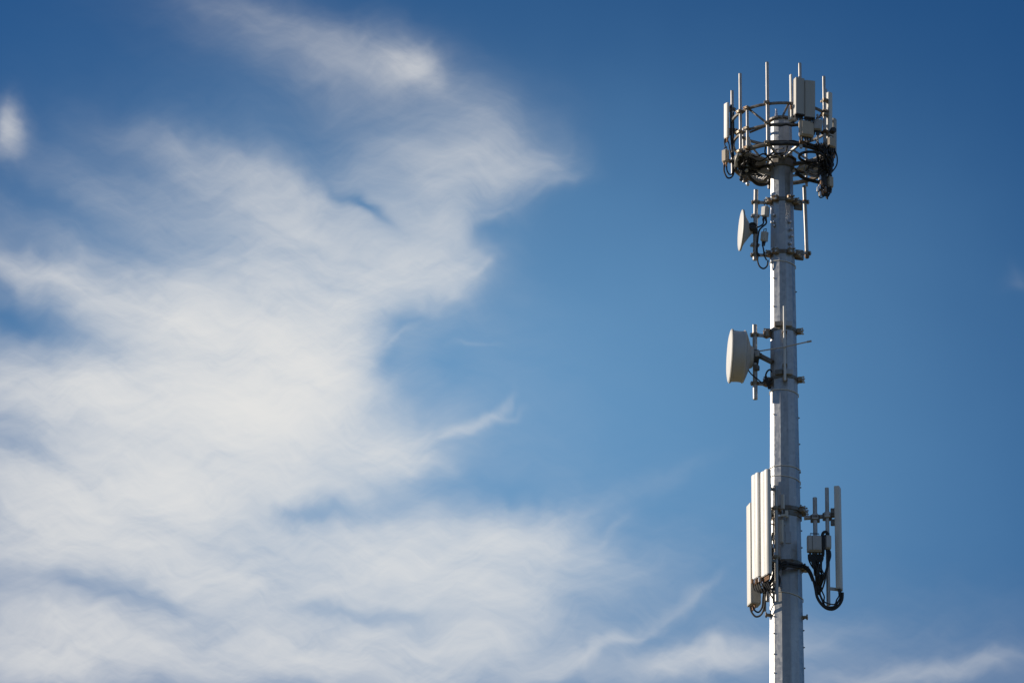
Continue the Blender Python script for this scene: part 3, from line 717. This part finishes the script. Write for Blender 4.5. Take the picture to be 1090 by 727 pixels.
# small pale bar and fittings between panels and pole
sbar = thing('antenna_bar', 'pale cream slim bar upright on the pole face beside the tall panels', 'antenna', P(831.5, 577, -.38))
b, t = vpair(831.2, 553, 577, -.40); MB().prism(rrect(.075, .05, .012), b, t, facing(25), True).build('housing', CREAM, sbar)
MB().cyl(b+ZUP*.02+facing(25)*-.06, t+ZUP*.25+facing(25)*-.06, .016, n=8).build('rod', GALV, sbar)
b, t = vpair(832.6, 526, 541, -.40)
tag(MB().prism(rrect(.065, .05, .012), b, t, facing(25), True).build('bracket_cover', CREAM, loc=b), 'short cream cover block on the pole just above the left clamp', 'bracket')
b, t = vpair(827.2, 521, 560, -.42)
tag(MB().cyl(b, t, .014, n=8).build('threaded_rod', DARKG, loc=b), 'thin dark upright rod between the tall panels and the pole', 'rod')
tag(MB().box(P(837.5, 547, -.40), (.05, .06, .13), facing(10), bevel=.006).box(P(833, 548.5, -.42), (.14, .04, .04), facing(10), bevel=.004).build('mount_plate', CREAM, loc=P(837.5, 547, -.40)), 'pale angle plate bolted on the pole front at the left clamp', 'bracket')
for i, (px, py) in enumerate(((822.5, 541), (825, 546), (823.3, 552), (826.3, 555), (824, 558.5), (829, 549), (830, 543))):
    c = P(px, py, -.46); MB().box(c, (.055, .05, .05), facing(20+12*i), bevel=.008).cyl(c, c+facing(40)*.09, .012, n=6).build('fitting', STEEL if i % 2 else RUST, lm)
G5 = 'jumpers behind the tall white panels'
for k in range(9):
    x = 822+rnd.uniform(0, 6); pts = [(x, 560+rnd.uniform(0, 14), -.42), (x+rnd.uniform(-2, 3), 578+rnd.uniform(-3, 3), -.44), (x+rnd.uniform(-2, 4), 590, -.42), (x+rnd.uniform(-1, 5), 603+rnd.uniform(-3, 3), -.42)]
    cable(pts, .012, 'black jumper running down the gap behind the tall white panels', G5, n=6)
for i, (px, py) in enumerate(((825, 572), (826.5, 584), (824.3, 590), (826.5, 597), (823, 581))):
    c = P(px, py, -.5); MB().cyl(c-ZUP*.04, c+ZUP*.04, .022, n=8).build('fitting', STEEL if i % 2 == 0 else RUST, lm)
# looped jumpers below the tall panels
G6 = 'jumper loops under the tall white panels'
for k in range(8):
    x0 = 801+k*2.3; dyk = -.30-.04*k
    pts = [(x0, 616-.3*k, dyk), (x0+.3, 620, dyk), (x0+3+.4*k, 629+rnd.uniform(-2, 2), dyk), (813+k*.9, 627+rnd.uniform(-3, 2), -.4), (818+k*1.3, 616+rnd.uniform(-2, 2), -.42), (822+k, 606+rnd.uniform(-3, 3), -.42)]
    cable(pts, .013, 'black jumper looping from under the tall white panels to the pole', G6, n=6)
cable([(828, 610, -.45), (830, 618, -.45), (827, 625, -.46), (820, 626.5, -.48), (815, 622, -.5), (813.5, 615, -.55)], .022, 'thick black loop swinging under the nearest tall panel')
cable([(798.5, 645, .0), (800, 651, -.02), (804.5, 656, -.05), (810, 654, -.1), (813.5, 646, -.2), (814.5, 634, -.3), (816, 624, -.4)], .018, 'black cable loop under the lower cream panel, outer of two')
cable([(801.5, 645, .0), (804, 650, -.02), (808, 651, -.05), (811.5, 645, -.1), (812.5, 634, -.25), (816, 626, -.35)], .016, 'black cable loop under the lower cream panel, inner of two')
cable([(818, 628, -.4), (821, 634, -.4), (823, 637, -.42)], .014, 'short black tail cable pointing down beside the left of the pole')
for k in range(6):
    c = P(800.5+k*2.6, 617.6-.5*k, -.52+.0*k) if k > 2 else P(800.5+k*2.6, 618, -.40)
    tag(MB().cyl(c-ZUP*.05, c+ZUP*.03, .019, n=8).build('cable_connector', STEEL if k % 2 else COPPR, loc=c), ('bright' if k % 2 else 'brown')+' connector plugged in under the tall white panels', 'connector', ('bright' if k % 2 else 'brown')+' connectors under the tall panels')

# ------------------------------------------------------------------ lower sector antennas, right
rm = thing('sector_mount', 'horizontal arm and two pipes on the right of the pole, low down', 'antenna mount', P(857, 553, -.1), 'sector mounts')
z = zat(553.5); pole_clamp(rm, zat(551)+.10, (-66, -96), .07, .030)
arm0, arm1 = Vector((pole_r(z)+.05, -.10, z)), P(890.5, 548.5, -.12)
MB().cyl(arm0, arm1, .040, n=12).build('arm', GALV, rm)
for (px, y0, y1, r) in ((867.9, 529.7, 612, .040), (881.0, 519.3, 644, .036)):
    b, t = vpair(px, y0, y1, -.22); MB().cyl(b, t, r, n=12).build('pipe', GALV, rm)
    zz = P(px, 552 if px < 870 else 550, -.16).z
    pipe_clip(rm, Vector((b.x, b.y, zz)), (0, -1, 0), r, DARKG); MB().box(Vector((b.x, -.16, zz)), (.17, .10, .13), (0, -1, 0), bevel=.01).build('crossover_plate', DARKG, rm)
    MB().box(Vector((b.x, b.y-.06, zz)), (.11, .03, .10), (0, -1, 0), bevel=.006).build('crossover_plate', GALV, rm)
bN, tN = vpair(881.0, 519.3, 644, -.22)
MB().box(P(887, 545.5, -.2), (.10, .06, .16), (0, -1, 0), bevel=.01).box(P(886.5, 556, -.2), (.08, .06, .12), (0, -1, 0), bevel=.01).build('bracket', DARKG, rm)
MB().bar(P(881, 626, -.22), P(893, 627.3, -.2), .04, .05).build('bracket', GALV, rm)
b, t = P(895.6, 627.5, -.22), P(895.0, 518.3, -.22)
x = (b.x+t.x)/2; b.x = x+.004; t.x = x-.004
pp = panel('tall grey panel antenna seen edge on at the right, low on the tower', b, t, -76, .17, .10, CREAM, 'plain', 4, None, 'tall sector panels', connm=DKPLA)
MB().bar(P(884, 545, -.22), P(893.5, 545.5, -.22), .05, .05).build('bracket', DARKG, pp)
radio('boxy tan grey radio unit on the left pipe of the right mount', P(867.2, 579.2, -.36), (.28, .17, .31), -6, GREYR, nconn=4, fins=False)
MB().box(P(864.7, 579.4, -.36)+Vector((0, -.085, 0)), (.006, .02, .26), facing(-6)).build('seam', DKPLA, [o for o in scene.objects if o.name.startswith('radio_unit')][-1])
radio('narrow grey radio unit on the right pipe beside the boxy one', P(881.2, 577.4, -.36), (.105, .13, .27), -20, GREYR, nconn=2)
cable([(876, 592, -.36), (875.5, 580, -.40), (875.2, 571, -.40), (876.5, 566.8, -.40), (879.5, 566.2, -.40), (881.5, 569.5, -.38)], .028, 'black cable arching over between the boxy and the narrow radio')
cable([(876.8, 590, -.42), (877, 579, -.43), (877.2, 571, -.42), (879.3, 569.6, -.40)], .018, 'slimmer black cable just under the arching one')
G7 = 'jumpers bundled under the boxy radio'
for k in range(14):
    x0 = 860.5+k*1.15; x1 = 866+rnd.uniform(0, 12)
    pts = [(x0, 590, -.36), (x0+.4, 595, -.37), ((x0+x1)/2+rnd.uniform(-1.5, 2.5), 604+rnd.uniform(-3, 3), -.36+rnd.uniform(-.1, .1)), (x1, 613+rnd.uniform(-3, 3), -.36+rnd.uniform(-.1, .1)), (868+(x1-866)*.5, 625+rnd.uniform(-2, 2), -.33), (869.5+rnd.uniform(0, 4), 633, -.30)]
    cable(pts, rnd.choice((.013, .016, .020)), 'black jumper bundled with others under the boxy radio', G7, n=6)
cable([(881.5, 588, -.38), (881.8, 596, -.40), (880, 606, -.42), (876.5, 614, -.40), (872, 622, -.36)], .026, 'black cable dropping from the narrow radio into the bundle')
cable([(883.6, 586, -.40), (884, 592, -.42), (881, 602, -.44), (879, 612, -.42), (877.5, 620, -.4), (874.5, 628, -.36), (871, 630, -.34)], .016, 'black cable bowing out right of the bundle')
for k, (off, r, w) in enumerate(((0, .027, 'outermost'), (3.4, .020, 'middle'), (6.4, .013, 'innermost'))):
    pts = [(868+off*.8, 624-off, -.34+.03*k), (869.5+off*.8, 634-off, -.34+.03*k), (873.5+off*.6, 641.5-off*(1, .8, 1.1)[k], -.32), (879.5-.8*k, 647-off*(1, .55, 1)[k], -.28+.03*k), (886.5+.7*k, 648.2-off*(1, .75, .8)[k], -.24-.03*k), (892.5-off*.3, 644.5-off, -.22), (896.2-off*.5, 638-off*.6, -.22), (896.8-off*.6, 630.5, -.22)]
    cable(pts, r, f'{w} of three thick black loops swinging up to the edge-on grey panel')
cable([(829, 606, -.42), (833, 600.5, -.46), (840, 599.6, -.44), (848, 601, -.40), (855, 601.5, -.28), (860.5, 605.5, -.28), (864, 612, -.30), (867, 622, -.32), (869, 632, -.33)], .026, 'thick black cable wrapping across the pole front to the right bundle')
cable([(826, 612, -.44), (830.5, 604, -.47), (838, 602.4, -.46), (849, 603.6, -.40), (856, 604, -.26), (861, 609, -.28), (865, 618, -.30)], .022, 'second black cable across the pole front, just below the first')
cable([(832, 606, -.45), (836, 604, -.47), (838.5, 600.5, -.46), (836, 597.5, -.46), (832.5, 599.5, -.46), (830.5, 604, -.45)], .020, 'curled black cable knot on the pole left of the wrapping cables')
rc_ = thing('pole_clamp', 'bolted steel clamp on the right of the pole beside the wrapping cables', 'clamp', Vector((pole_r(zat(608)), 0, zat(608))))
pole_clamp(rc_, zat(607), (-84, -50), .05, .02, name='band')
